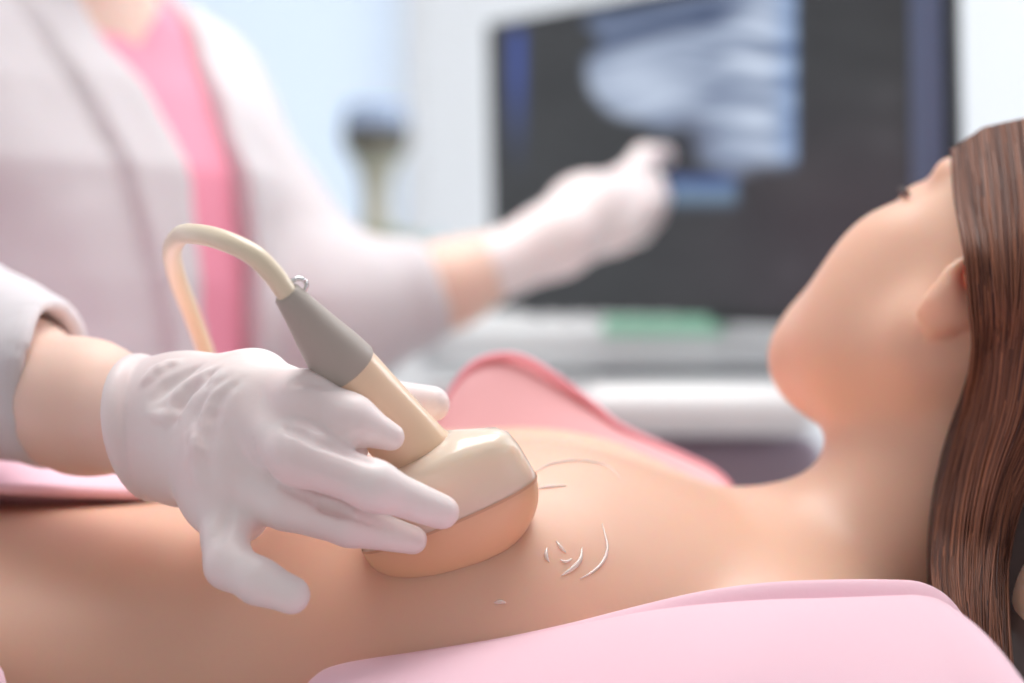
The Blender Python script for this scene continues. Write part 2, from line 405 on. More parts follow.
# strands: guide curves by side (0 = the edge against the face, 1 = behind the crown)
G0 = [(953, 150, .105), (957, 200, .07), (967, 250, .03), (973, 300, .02), (976, 350, .02), (966, 410, .03), (950, 470, .02), (940, 530, .00), (941, 600, -.015), (975, 690, -.02), (985, 760, -.03)]
G1 = [(985, 128, .09), (992, 190, .05), (998, 250, .02), (1003, 300, .0), (1003, 350, .0), (998, 410, .0), (985, 470, -.005), (975, 530, -.02), (972, 600, -.03), (985, 690, -.035), (990, 760, -.04)]
G2 = [(1040, 116, .08), (1050, 180, .04), (1052, 240, .005), (1044, 300, -.02), (1035, 350, -.02), (1026, 410, -.02), (1006, 470, -.02), (992, 530, -.025), (988, 600, -.035), (994, 690, -.04), (1005, 760, -.045)]
G3 = [(1170, 130, .07), (1190, 200, .02), (1190, 260, -.02), (1160, 330, -.03), (1110, 390, -.03), (1052, 440, -.025), (1018, 500, -.02), (1003, 560, -.02), (1002, 620, -.03), (1008, 690, -.035), (1015, 760, -.04)]
Gs = [catmull([P(*g) for g in q], 4) for q in (G0, G1, G2, G3)]
NP = len(Gs[0])
def guide(u):
    u = min(max(u, 0), .9999)*3; i = int(u); t = u-i; return Gs[i]*(1-t)+Gs[i+1]*t
def push_path(ps, m):
    ps = [np.array(p) for p in ps]; L0 = []; L1 = []; C_ = np.array(CAM)
    for p in ps:
        q_ = push(p, m); L0.append(np.linalg.norm(p-C_)); L1.append(np.linalg.norm(q_-C_))
    dl = np.array(L0)-np.array(L1); n_ = len(dl)
    mx = np.array([max(dl[max(0, i-3):i+4]) for i in range(n_)]); mx = np.convolve(np.pad(mx, 3, 'edge'), np.ones(7)/7, 'valid')
    dl = np.maximum(dl, mx)
    return [C_+(p-C_)*(1-e/l) for p, e, l in zip(ps, dl, L0)]
def push(p, m):
    d = Vector(p)-CAM; L = d.length; d.normalize()
    for T_ in (BV, BH):
        h = T_.ray_cast(CAM, d)
        if h[0] is not None and h[3] < L+m: L = h[3]-m; p = np.array(CAM+d*L)
    return p
vs, fs, tones = [], [], []
for k in range(4200):
    u = rng.random()**1.05; g = guide(u).copy()
    cl_ = math.floor(u*60)/60+.008; g = g*(.45)+guide(cl_)*.55            # locks
    ph = rng.random()*6.3; amp = .0008+.0022*rng.random()
    lay = rng.random()*.012+.001
    n_end = int(NP*(.86+.14*rng.random())); pts = []
    for i in range(n_end):
        t = i/NP; q = g[i]+np.array([math.sin(ph+t*7)*amp, math.cos(ph*1.7+t*5)*amp, 0])*(.3+t)
        pts.append(q)
    pts = push_path(pts, lay)
    v, f = tube_geo(pts, np.linspace(.00060, .0003, len(pts))*(0.8+.6*rng.random()), 4, False)
    b = len(vs); vs.extend(v); fs.extend([tuple(a+b for a in q) for q in f])
    tn = min(1, max(0, .5+.2*math.sin(cl_*90)+.2*rng.normal()))+(.6 if rng.random() < .04 else 0); c0, c1 = np.array(rgb(56, 33, 32)), np.array(rgb(140, 90, 68))
    tones.extend([c0*(1-tn)+c1*tn]*len(v))
Ga = catmull([P(*g) for g in [(1160, 128, .075), (1185, 200, .02), (1185, 270, -.03), (1160, 340, -.02), (1130, 410, .01), (1120, 450, .05)]], 5)
Gb = catmull([P(*g) for g in [(1190, 124, .12), (1270, 160, .07), (1320, 230, .0), (1325, 310, -.01), (1290, 390, .02), (1250, 440, .06)]], 5)
for k in range(1500):
    u = rng.random(); g = Ga*(1-u)+Gb*u+rng.normal(size=3)*.0012
    pts = push_path(list(g), .001+.005*rng.random()); v, f = tube_geo(pts, np.linspace(.0007, .0005, len(pts)), 4, False)
    b = len(vs); vs.extend(v); fs.extend([tuple(a+b for a in q) for q in f])
    tn = min(1, max(0, .5+.2*rng.normal())); tones.extend([c0*(1-tn)+c1*tn]*len(v))
ls = mesh('long_strands', vs, fs, HM2, hair)
ca = ls.data.color_attributes.new('tone', 'FLOAT_COLOR', 'POINT'); ca.data.foreach_set('color', np.array(tones, np.float32).ravel())
# dark mass of hair behind the strands
lock = Vol(P(930, 760, -.06)-.05, P(1200, 110, .1)+.06, .004)
for u in (.12, .3, .45, .6, .8):
    g = guide(u)
    for i in range(14, NP-1, 2):
        o = np.array([.014, .032, 0]); lock.cone(push(g[i], .002)+o, push(g[min(i+2, NP-1)], .002)+o, .010, .010, .02)
lock.mesh('hair_lock', HM, hair, 2)

# gown over the far breast: standing edge with piping
rim = [(405, 470), (425, 446), (440, 418), (455, 388), (474, 366), (500, 357), (526, 361), (556, 379), (590, 404), (615, 425), (640, 438), (680, 456), (712, 472), (730, 488)]
rimP = catmull([P(x, y, .175) for x, y in rim], 5)
n = len(rimP); rows = []
zb = np.array([Z(-.105)]*n)
fr = np.linspace(0, 1, n)
base = rimP.copy(); base[:, 1] = .10; base[:, 2] = np.minimum(zb, rimP[:, 2]-.004)
for t in (0, .3, .6, .85, 1.0):
    r = base*(1-t)+rimP*t; r[:, 1] = .10+.075*t**.8-.004*np.sin(fr*9)*t; rows.append(r)
for t, dy, dz in ((.1, .012, -.001), (.25, .035, -.008), (.5, .07, -.035), (.75, .10, -.08), (1, .115, -.14), (1.1, .12, -.17)):
    r = rimP.copy(); r[:, 1] += dy; r[:, 2] = np.maximum(r[:, 2]+dz, Z(-.25)); rows.append(r)
gown = grid('gown', np.array(rows), PGOWN, patient, .0018, 1)
tube('piping', rimP+np.array([0, -.001, .0005]), .0024, PHEM, gown, 10)

# blanket over hips and legs
sec = [(-.285, -.262), (-.20, -.258), (-.145, -.235), (-.115, -.19), (-.088, -.145), (-.055, -.108), (0, -.084), (.05, -.084), (.085, -.088), (.11, -.091), (.15, -.084), (.22, -.075), (.29, -.070), (.345, -.072), (.372, -.095), (.383, -.16), (.388, -.30)]
edge = [-.165, -.178, -.184, -.192, -.206, -.245, -.285, -.265, -.215, -.15, -.125, -.12, -.12, -.125, -.13, -.13, -.13]
secC = catmull([(a, b, e) for (a, b), e in zip(sec, edge)], 3)
rows = []
for j, t in enumerate(list(np.linspace(0, 1, 36)**1.6)):
    row = []
    for (y, z, e) in secC:
        x = e*(1-t)+(-1.27)*t
        dep = .006*math.sin(x*17+y*21)*min(1, t*6)
        zz = Z(z)+(dep if z > -.2 else 0)+(.012*math.exp(-((x+.56)/.2)**2) if z > -.2 else 0)
        if y > .12 and z > -.1: zz += -.16*max(0, x+.33)*max(0, min(1, (y-.12)/.25))+.004*math.sin(x*40)
        if j == 0: zz -= .0015
        row.append((x, y, zz))
    rows.append(row)
blanket = tag(grid('blanket', np.array(rows), PDRAPE, None, .004, 1), 'pale pink blanket over her hips and far belly, below the bare forearm', 'blanket')
he = np.array([(e, y, Z(z)) for (y, z, e) in secC]); he = np.array(rows[0])
tube('hem', he+np.array([.001, 0, .0015]), .0028, PDRAPE, blanket, 8)

# drape over the near shoulder and side
top = [(292, 706), (318, 676), (345, 664), (420, 652), (500, 639), (570, 624), (640, 606), (700, 592), (765, 583), (830, 580), (890, 580), (922, 583), (948, 598), (972, 630), (996, 660), (1018, 690), (1050, 740)]
foldpx = [0, 1, 3, 4, 4, 5, 9, 15, 19, 20, 18, 15, 9, 5, 3, 2, 0]
tf = catmull([(a, b, c) for (a, b), c in zip(top, foldpx)], 6)
Y0 = -.064
prof = [(.006, 10, 0), (.0, 2, 0), (-.002, 0, 0), (-.005, 1.5, .35), (-.007, 2, .8), (-.0085, 2, 1.12), (-.012, -1.5, 1.08), (-.016, -1.5, 1.05), (-.021, .5, 1)]
rows = []
for dy, dp, ff in prof:
    rows.append([P(px, py+dp+max(f, 0)*ff*1.0, Y0+dy) for px, py, f in tf])
last = np.array(rows[-1])
for t in np.linspace(.05, 1, 14):
    r = last.copy(); k = np.arange(len(tf))/len(tf)
    r[:, 1] -= .26*t; r[:, 0] += (k-.5)*.16*t
    r[:, 2] -= .020*t+.20*t**1.7+.0035*np.sin(k*22+t*5)*min(1, t*4)*1.0-.010*np.sin(k*math.pi)*min(1, t*3)
    rows.append(list(r))
drape = tag(grid('drape', np.array(rows), PDRAPE, None, .0016, 1), 'pale pink cotton drape with a folded edge over her near shoulder and side', 'drape')

# pillow under the head
pl = Vol((.14, -.02, Z(-.27)), (.62, .42, Z(-.08)), .005)
pl.ell((.37, .17, Z(-.195)), (.19, .17, .060), None, .01)
tag(pl.mesh('pillow', mat('white_pillowcase', rgb(232, 222, 228), .9, bump=(40, .2, .002)), None, 4), 'white pillow under the head of the patient', 'pillow')

# gel on the skin
GEL = mat('clear_gel', (1, .96, .94, 1), .08, spec=.8, coat=1, alpha=.62)
gel = tag(empty('ultrasound_gel', on_skin(580, 560)), 'clear wet streaks of ultrasound gel on the skin beside the probe', 'gel')
for pts, r in (([(602, 524), (607, 545), (604, 560), (594, 571), (580, 579)], .0007), ([(582, 548), (580, 560), (572, 569), (561, 576)], .0010),
               ([(547, 548), (546, 556), (549, 562)], .0009), ([(556, 541), (561, 548), (566, 553)], .0007), ([(560, 560), (566, 562), (572, 559)], .0006),
               ([(536, 472), (552, 464), (580, 461), (606, 466), (620, 478)], .0006), ([(536, 489), (550, 487), (566, 486)], .0007), ([(494, 603), (500, 602), (506, 603)], .0009)):
    q = [on_skin(a, b, .0002) for a, b in pts]; q = catmull(q, 5); m_ = len(q)
    tube('gel_streak', q, r*np.sin(np.linspace(.15, 2.99, m_))+.0001, GEL, gel, 8)

# ------------------------------------------------------------------ the ultrasound probe
def basis(axis, wd):
    a = unit(axis); w_ = unit(np.array(wd)-a*np.dot(a, wd)); return a, w_, np.cross(a, w_)
SP = {'tail': P(286, 293, -.085), 's1': P(348, 370, -.066)}
def ring(c, w_, t_, hw, ht, n=48, e=2.0):
    out = []
    for i in range(n):
        a = 2*math.pi*i/n; ca, sa = math.cos(a), math.sin(a)
        out.append(c+w_*hw*math.copysign(abs(ca)**(2/e), ca)+t_*ht*math.copysign(abs(sa)**(2/e), sa))
    return out
def loft(name, rings, m, parent, cap0=True, cap1=True, sub=0):
    n = len(rings[0]); vs = [v for r in rings for v in r]; fs = []
    for j in range(len(rings)-1):
        for i in range(n): fs.append((j*n+i, j*n+(i+1) % n, (j+1)*n+(i+1) % n, (j+1)*n+i))
    if cap0: fs.append(tuple(range(n))[::-1])
    if cap1: fs.append(tuple((len(rings)-1)*n+i for i in range(n)))
    me = bpy.data.meshes.new(name)
    import bmesh
    me.from_pydata([tuple(map(float, v)) for v in vs], [], fs); bm = bmesh.new(); bm.from_mesh(me); bmesh.ops.recalc_face_normals(bm, faces=bm.faces); bm.to_mesh(me); bm.free()
    o = link(name, me, m, parent)
    o.modifiers.new('edge', 'EDGE_SPLIT').split_angle = math.radians(50)
    return o
probe = tag(empty('ultrasound_probe', P(450, 522, -.03)), 'cream handheld ultrasound probe with taupe cable sleeve pressed on the chest', 'ultrasound probe')
pa = P(425, 458, -.044)-P(286, 293, -.085)
a0, w0, t0 = basis(pa, (.80, 0, .60))
a1, w1, t1 = basis((.38, .15, -.90), (.925, 0, .38))
s = 1/2370.0
def mixb(k):
    a, w_, t_ = basis(a0*(1-k)+a1*k, w0*(1-k)+w1*k); return w_, t_
def rg(px, py, Y, hw, ht, k=0, e=2.0): w_, t_ = mixb(k); return ring(P(px, py, Y), w_, t_, hw*s, ht*s, e=e)
loft('cable_sleeve', [rg(286, 292.5, -.085, 9, 9), rg(286, 292.5, -.085, 12, 12), rg(287, 294, -.0847, 13.5, 13.5), rg(300, 310, -.0812, 17.5, 17), rg(316, 331, -.0762, 23, 22), rg(334, 353, -.070, 29, 26), rg(346, 368, -.0665, 32, 28), rg(347, 369.5, -.066, 31.5, 27.5)], TAUPE, probe)
loft('grip', [rg(342, 363, -.0675, 29, 26), rg(355, 379, -.0637, 31, 27, .05), rg(375, 404, -.0575, 33, 28, .15), rg(395, 428, -.0515, 35, 28, .3), rg(412, 448, -.0465, 37, 29, .5), rg(424, 463, -.0432, 44, 31, .7), rg(431, 474, -.0412, 60, 33, .85)], PROBE, probe, True, False)
bpy.context.view_layer.update()
PD = -.006
_d = (Vector(P(452, 463, 0))-CAM).normalized()
_h = BVHTree.FromObject(bpy.data.objects['grip'], bpy.context.evaluated_depsgraph_get()).ray_cast(CAM, (Vector(P(440, 463, 0))-CAM).normalized())
if _h[0] is not None:
    dv = Vol(np.array(_h[0])-.004, np.array(_h[0])+.004, .0003); dv.ell(np.array(_h[0]), (.0013, .0013, .0013), None, .0005)
    dv.mesh('orientation_dot', WHITEP, probe)
loft('head_shell', [rg(419, 452, -.0445+PD, 42, 30, .6), rg(424, 456, -.043+PD, 62, 38, .9, 2.2), rg(427, 459, -.0422+PD, 76, 44, 1, 2.4), rg(431, 466, -.041+PD, 84, 48, 1, 2.5), rg(438, 480, -.038+PD, 88, 50, 1, 2.5), rg(444, 497, -.0355+PD, 92, 51, 1, 2.5), rg(449, 512, -.034+PD, 95, 52, 1, 2.5), rg(449.5, 513.5, -.0338+PD, 94, 51, 1, 2.5)], SHELL, probe, True, False)
lr = []
for i in range(13):
    th = i/12*math.pi/2; hh = math.sin(th); ww = max(math.cos(th), .02)**.8
    lr.append(rg(449+20*hh, 512.5+56*hh, -.034+PD+.010*hh, 94.5*ww, 51.5*max(math.cos(th), .02)**.55, 1, 2.4))
loft('membrane', lr, LENS, probe, False, True)
loft('seam', [rg(448.6, 510.8, -.0342+PD, 95.4, 52.4, 1, 2.5), rg(449.4, 513.2, -.0338+PD, 95.4, 52.4, 1, 2.5)], mat('peach_seam', rgb(222, 172, 140), .4), probe, False, False)
cab = catmull([P(296, 304, -.082), P(286, 292, -.0855), P(272, 273, -.088), P(252, 254, -.088), P(222, 240, -.078), P(196, 234, -.055), P(180, 236, -.02), P(172, 252, .02), P(178, 280, .055), P(192, 315, .085), P(205, 350, .105), P(214, 380, .12), P(222, 430, .15), P(225, 520, .20)], 8)
tube('cable', cab, .0043, CABLE, probe, 20)
c_ = P(296, 288, -.083); tube('collar_ring', [c_+(.0045*math.cos(a))*w0*1.0+(.0035*math.sin(a))*a0 for a in np.linspace(0, 2*math.pi, 25)], .0010, CHROME, probe, 8)

# ------------------------------------------------------------------ the examiner
FD, LD = unit((.80, -.60, 0)), unit((.60, .80, 0)); N0 = np.array([-.330, .57, 0])
def OFF(zz): return .028+.055*np.clip(.18-zz, 0, .35)
def D(f, l, z): return N0+FD*f+LD*l+np.array([0, 0, Z(z)])
B = Vol((-.78, -.12, -.01), (.22, 1.1, 1.66), .0055)
def loft_d(stz, fc, hf, hl, x, y, z, grow=0, lc=None):
    X = (x-N0[0])*FD[0]+(y-N0[1])*FD[1]; Y = (x-N0[0])*LD[0]+(y-N0[1])*LD[1]; zz = z-CZ
    f0 = np.interp(zz, stz, fc); a = np.interp(zz, stz, hf)+grow; b = np.interp(zz, stz, hl)+grow
    d = (np.sqrt(((X-f0)/a)**2+(Y/b)**2)-1)*np.minimum(a, b)
    e = np.maximum(zz-stz[-1]-grow, stz[0]-grow-zz); k = .03; h = np.maximum(k-np.abs(d-e), 0)/k
    return np.maximum(d, e)+h*h*k*.25, X, Y, zz
sz = np.array([-.30, -.18, -.08, .02, .10, .16, .20, .235]); sf = np.array([.035, .035, .03, .02, .01, -.008, -.02, -.02])
shf = np.array([.10, .095, .09, .10, .10, .085, .065, .045]); shl = np.array([.16, .135, .125, .135, .145, .145, .125, .06])
RS, LS = D(-.015, -.155, .165), D(-.015, .130, .168)
RE = P(-200, 335, .22); RW = P(150, 424, .0)
LE = P(322, 318, .62); LW = P(558, 238, .67)
B.op(lambda x, y, z: loft_d(sz, sf, shf, shl, x, y, z)[0], (-.6, .3, Z(-.32)), (.0, .85, Z(.26)), .02)
B.cone(D(-.01, 0, .18), D(.015, 0, .31), .052, .046, .04)
B.cone(D(-.01, -.05, .20), RS, .045, .052, .05); B.cone(D(-.01, .05, .20), LS, .045, .048, .05)
hd = D(.035, 0, .385); hF = unit(FD*.85+np.array([0, 0, -.5])); hU = unit(np.cross(hF, -LD)); hU = hU if hU[2] > 0 else -hU
head(B, hd, hF, LD, hU)
B.chain([(RS, .05), (RE, .040)], .03); B.chain([(RE, .040), (P(0, 382, .085), .0325), (P(85, 407, .035), .0272), (RW, .0225)], .02)
B.chain([(LS, .045), (LE, .038)], .03); B.chain([(LE, .037), (P(450, 285, .64), .030), (LW, .023)], .02)
for s_ in (-1, 1):
    B.chain([(D(-.01, s_*.08, -.30), .085), (D(-.02, s_*.085, -.62), .055), (D(.0, s_*.085, -.98), .035)], .04)
    B.cone(D(-.03, s_*.085, -1.03), D(.12, s_*.09, -1.035), .03, .022, .03)
# bare hands inside the gloves
B.cone(RW, P(232, 440, -.04), .019, .02, .02)
B.cone(LW, P(625, 192, .74), .018, .014, .02)
doctor = tag(B.mesh('person', FAIR, None, 2), 'standing examiner in white coat and pink top, holding the probe, pointing at the monitor', 'person')
# shirt
S = Vol((-.62, .25, Z(-.34)), (.02, .92, Z(.26)), .0055)
S.op(lambda x, y, z: loft_d(sz, sf, shf, shl, x, y, z, .010)[0], (-.6, .3, Z(-.34)), (.0, .85, Z(.26)), .02)
def vneck(x, y, z):
    _, X, Y, zz = loft_d(sz, sf, shf, shl, x, y, z)
    return np.maximum(np.abs(Y-.022)-np.clip((zz-.187)*.75, -.02, .2), -X)+0*zz
S.op(vneck, (-.62, .25, Z(.1)), (.02, .92, Z(.26)), .006, 's')
S.cone(D(-.01, -.05, .20), RS, .05, .056, .04); S.cone(D(-.01, .05, .20), LS, .05, .052, .04)
S.mesh('shirt', SHIRT, doctor, 2)
# coat: torso with an open front, skirt, collar, sleeves
Cv = Vol((-.80, .02, Z(-.72)), (.06, 1.02, Z(.27)), .005)
cz_ = np.concatenate([[-.70, -.50], sz]); cf_ = np.concatenate([[-.01, .0], sf]); chf = np.concatenate([[.12, .11], shf]); chl = np.concatenate([[.18, .17], shl])
Cv.op(lambda x, y, z: loft_d(cz_, cf_, chf, chl, x, y, z, .020)[0], (-.62, .25, Z(-.74)), (.04, .92, Z(.27)), .02)
def lapel(x, y, z):
    d, X, Y, zz = loft_d(cz_, cf_, chf, chl, x, y, z, .029)
    return np.maximum(np.maximum(d, np.abs(Y-OFF(zz))-(.055+np.clip(zz+.08, 0, .25)*.16)), np.maximum(-X, -.10-zz))
Cv.op(lapel, (-.62, .25, Z(-.2)), (.04, .92, Z(.27)), .004)
def rad(x, r0): return r0
Cv.cone(D(-.01, -.05, .205), RS, .058, .068, .04); Cv.cone(D(-.01, .05, .20), LS, .056, .060, .04)
SLE = P(62, 402, .05)
Cv.chain([(RS, .066), (RE, .062)], .03); Cv.chain([(RE, .062), (P(-80, 350, .14), .050), (P(60, 386, .055), .0405)], .03)
Cv.chain([(LS, .059), (LE, .056)], .03); Cv.chain([(LE, .056), (P(440, 288, .638), .0365)], .03)
# hollow sleeve ends
Cv.cone(P(-90, 352, .145), P(130, 400, .02), .035, .031, .004, 's')
Cv.cone(P(370, 305, .628), P(520, 260, .66), .031, .029, .004, 's')
cd = unit(P(150, 424, .0)-P(-30, 385, .10))
def cuffplane(x, y, z):                        # keep the sleeve side of the opening
    c = P(50, 396, .05); nrm = unit(cd+np.array([0.30, .55, .12])); return (c[0]-x)*nrm[0]+(c[1]-y)*nrm[1]+(c[2]-z)*nrm[2]
Cv.op(cuffplane, P(10, 520, -.08)-.02, P(200, 270, .14)+.02, .003, 's')
def cuffplane2(x, y, z):
    c = P(432, 290, .638); nrm = unit(LW-LE); return (c[0]-x)*nrm[0]+(c[1]-y)*nrm[1]+(c[2]-z)*nrm[2]
Cv.op(cuffplane2, P(425, 360, .6)-.03, P(520, 220, .68)+.03, .003, 's')
def opening(x, y, z):
    _, X, Y, zz = loft_d(cz_, cf_, chf, chl, x, y, z)
    wv = .034+np.clip(zz-.12, 0, .2)*.25
    return np.maximum(np.abs(Y-OFF(zz))-wv, .0-X)
Cv.op(opening, (-.6, .25, Z(-.74)), (.06, .80, Z(.27)), .004, 's')
Cv.ell(D(.0, 0, .27), (.075, .075, .09), None, .006, 's')
def folds(x, y, z):
    return 0
coat = Cv.mesh('lab_coat', COAT, doctor, 2)
tx = bpy.data.textures.new('folds', 'CLOUDS'); tx.noise_scale = .09
dm = coat.modifiers.new('folds', 'DISPLACE'); dm.texture = tx; dm.strength = .010; dm.mid_level = .5; dm.texture_coords = 'GLOBAL'
# trousers and shoes
T = Vol((-.60, .30, 0.0), (.02, .90, Z(-.24)), .006)
for s_ in (-1, 1):
    T.chain([(D(-.01, s_*.08, -.30), .095), (D(-.02, s_*.085, -.62), .066), (D(.0, s_*.085, -.98), .05)], .04)
T.mesh('trousers', mat('white_trousers', rgb(232, 232, 236), .85), doctor, 2)
for s_ in (-1, 1):
    sh = Vol(D(.05, s_*.088, -1.02)-.16, D(.05, s_*.088, -1.02)+.16, .005)
    sh.cone(D(-.03, s_*.085, -1.025), D(.12, s_*.09, -1.032), .036, .027, .03)
    sh.mesh('shoe', mat('white_shoe', rgb(235, 235, 235), .5), doctor, 2)
hh = Vol(hd-.16, hd+.17, .005); Bd = np.array([hF, LD, hU])
hh.ell(hd-.022*hF+.048*hU, (.098, .082, .090), Bd, .02); hh.ell(hd-.09*hF+.02*hU, (.035, .035, .04), Bd, .02)
hh.op(lambda x, y, z: ((x-hd[0])*hF[0]+(y-hd[1])*hF[1]+(z-hd[2])*hF[2])-(-.015+np.clip((x-hd[0])*hU[0]+(y-hd[1])*hU[1]+(z-hd[2])*hU[2]-.02, 0, .07)*.95), hd-.2, hd+.2, .012, 'i')
hh.mesh('hair', HM, doctor, 2)

# gloved hand on the probe (little finger held off the skin)
Gv = Vol(P(70, 660, -.10)-.02, P(500, 340, .02)+np.array([.02, .06, .02]), .00135)
def q(px, py, Y, r): return (P(px, py, Y), R(r, Y))
wr = q(150, 424, .0, 53)
Gv.chain([q(124, 420, .008, 60), q(165, 425, -.004, 52), q(190, 428, -.012, 50)], .02)
palm = [q(255, 388, -.034, 27), q(240, 418, -.046, 30), q(232, 456, -.052, 29), q(222, 492, -.052, 25)]
for pt, w_ in zip(palm, [q(190, 402, -.010, 38), q(190, 420, -.014, 42), q(188, 438, -.014, 40), q(184, 452, -.012, 34)]): Gv.chain([w_, pt], .020)
Gv.chain([palm[0], palm[1]], .02); Gv.chain([palm[1], palm[2]], .02); Gv.chain([palm[2], palm[3]], .02)
Gv.chain([q(200, 440, .0, 36), q(240, 430, -.02, 30)], .03)
def finger(js, k=.0032, k0=.012):
    Gv.cone(js[0][0], js[1][0], js[0][1], js[1][1], k)
    for a, b in zip(js[1:-1], js[2:]): Gv.cone(a[0], b[0], a[1], b[1], k)
finger([q(255, 386, -.036, 28), q(306, 400, -.072, 27.5), q(350, 420, -.079, 24), q(391, 437, -.074, 14)], .006)
Gv.chain([q(285, 425, -.052, 20), q(350, 452, -.058, 18)], .006)
finger([q(244, 420, -.050, 27), q(298, 456, -.086, 28), q(374, 486, -.092, 23.5), q(442, 512, -.079, 17.5)], .006)
finger([q(232, 460, -.056, 26), q(288, 503, -.071, 27), q(350, 524, -.076, 22.5), q(413, 540, -.070, 14.5)], .003)
finger([q(220, 496, -.055, 26), q(225, 540, -.074, 21), q(229, 565, -.082, 22.5), q(258, 581, -.091, 21), q(291, 595, -.093, 19.5)], .006)
# thumb on the far side of the probe
Gv.chain([q(205, 420, .0, 32), q(270, 400, .016, 24)], .02); Gv.chain([q(270, 400, .016, 23), q(360, 396, .012, 20), q(432, 404, -.006, 18)], .006)
# webs
Gv.chain([q(262, 400, -.052, 20), q(300, 424, -.066, 16)], .018)
Gv.chain([q(250, 402, -.048, 22), q(285, 438, -.066, 18)], .015)
Gv.chain([q(245, 405, -.048, 20), q(262, 425, -.056, 17)], .015); Gv.chain([q(225, 500, -.052, 20), q(246, 524, -.05, 10)], .02)
Gv.chain([q(232, 470, -.056, 22), q(252, 500, -.062, 16)], .015)
# creases
def front(V_, px, py):
    d = P(px, py, 0)-np.array(CAM); d /= np.linalg.norm(d); L = np.arange(.68, 1.0, .0006)
    pt = np.array(CAM)+d*L[:, None]; ii = np.round((pt-V_.lo)/V_.h).astype(int); ok = np.all((ii >= 0) & (ii < V_.n), axis=1)
    pt, ii = pt[ok], ii[ok]; hit = np.nonzero(V_.a[ii[:, 0], ii[:, 1], ii[:, 2]] < 0)[0]
    return (pt[hit[0]], d) if len(hit) else None
def crease(pts, r, out, k=.002, mode='s'):
    c = catmull([(a, b, 0) for a, b in pts], 5); Q = []
    for a in c:
        h = front(Gv, a[0], a[1])
        if h: Q.append(h[0]-h[1]*out)
    n_ = len(Q)
    for i in range(n_-1):
        f_ = max(.35, math.sin(math.pi*(i+.5)/n_)); rr = r*f_
        if np.linalg.norm(Q[i+1]-Q[i]) < .012: Gv.cone(Q[i]-0, Q[i+1], rr, rr, k, mode)
crease([(251, 436), (262, 462), (282, 486), (318, 502), (352, 517), (392, 530)], .0011, -.0003, .0015)
crease([(284, 428), (300, 432), (330, 446), (372, 462)], .0015, .0000, .003)
for pts, r_, o_, md in (([(228, 372), (200, 392), (188, 425), (192, 470)], .003, .0022, 's'), ([(240, 376), (216, 400), (206, 440), (206, 482)], .0032, .0024, 's'),
                        ([(214, 370), (186, 392), (172, 420)], .0026, .0019, 's'), ([(196, 366), (168, 382), (150, 398)], .003, .0023, 's'),
                        ([(222, 380), (200, 408), (196, 450), (200, 488)], .0022, -.0012, 'u'), ([(208, 372), (180, 394), (168, 424)], .0018, -.0010, 'u'),
                        ([(150, 414), (165, 417), (182, 416)], .0016, -.0010, 'u'), ([(180, 362), (160, 370), (144, 384)], .0018, -.001, 'u'),
                        ([(312, 505), (330, 508), (345, 512)], .0014, .0008, 's'),
                        ([(292, 382), (310, 378), (328, 384)], .0022, .0016, 's'), ([(232, 500), (224, 520), (216, 540)], .0024, .0018, 's')):
    crease(pts, r_, o_+(.0006 if md == 's' else -.0004), .003, md)
# hollow cuff with a rolled rim
rc = P(147, 428, .004); e1 = P(140, 364, .004)-rc; e2 = P(112, 425, -.030)-rc
ringp = [rc+e1*math.cos(a)+e2*math.sin(a) for a in np.linspace(0, 2*math.pi, 41)]
n1 = unit(np.cross(e1, e2)); n1 = n1 if n1[0] < 0 else -n1
def cut(x, y, z): return (rc[0]-x)*n1[0]+(rc[1]-y)*n1[1]+(rc[2]-z)*n1[2]
Gv.op(cut, rc-.05, rc+np.array([.02, .06, .05]), .002, 's')
for a, b in zip(ringp[:-1], ringp[1:]): Gv.cone(a, b, .0032, .0032, .0045)
glove = Gv.mesh('glove', GLOVE, doctor, 2)
# pointing gloved hand
G2v = Vol(P(470, 330, .64)-.03, P(690, 130, .86)+.03, .0025)
pd = unit(P(640, 180, .78)-LW)
G2v.chain([(P(492, 268, .648), .0265), (LW, .026), (P(590, 214, .70), .026)], .02)
k1, k2, k3, k4 = P(622, 184, .735), P(634, 196, .735), P(640, 212, .73), P(634, 228, .725)
for kk, r_ in ((k1, .0125), (k2, .0135), (k3, .013), (k4, .012)): G2v.cone(P(585, 216, .70), kk, .022, r_, .02)
G2v.chain([(k1, .012), (P(645, 158, .765), .0105), (P(664, 156, .80), .009)], .006)
for kk, dz in ((k2, 0), (k3, 6), (k4, 10)):
    m1 = kk+np.array([.014, .025, .012]); G2v.chain([(kk, .0115), (m1, .011), (m1+np.array([-.012, .010, -.012]), .010)], .006)
G2v.chain([(P(570, 240, .68), .016), (P(618, 232, .695), .012), (P(645, 205, .72), .010)], .012)
G2v.mesh('glove', GLOVE, doctor, 2)

# ------------------------------------------------------------------ monitor and ultrasound machine
mBL, mBR, mTL = P(489, 316, 1.07), P(948, 333, .57), P(476, 26, 1.07)
ux = unit(mBR-mBL); uy = (mTL-mBL); uy = unit(uy-ux*uy.dot(ux)); un = unit(np.cross(ux, uy))      # un points at the room
MW, MH = np.linalg.norm(mBR-mBL), .286
def mp(a, b, c=0.0): return mBL+ux*a+uy*b+un*c
MM = Matrix([list(r) for r in np.array([ux, uy, un]).T])
mon = tag(empty('monitor', mp(MW/2, 0, -.02)), 'large black monitor showing a blue ultrasound scan, behind the pointing glove', 'monitor')
box('housing', mp(MW/2, MH/2, -.012), (MW, MH, .020), DARKP, mon, .006, MM)
SB, ST, SL, SRr = .010, .010, .008, .036
n1_, n2_ = 260, 150; vs = []; cols = []
def px_of(p): Dp = p[1]+CAMD; return 512+p[0]*FPX/Dp, HOR-(p[2]-CZ)*FPX/Dp
def smooth(a, b, x):
    t = min(max((x-a)/(b-a), 0), 1); return t*t*(3-2*t)
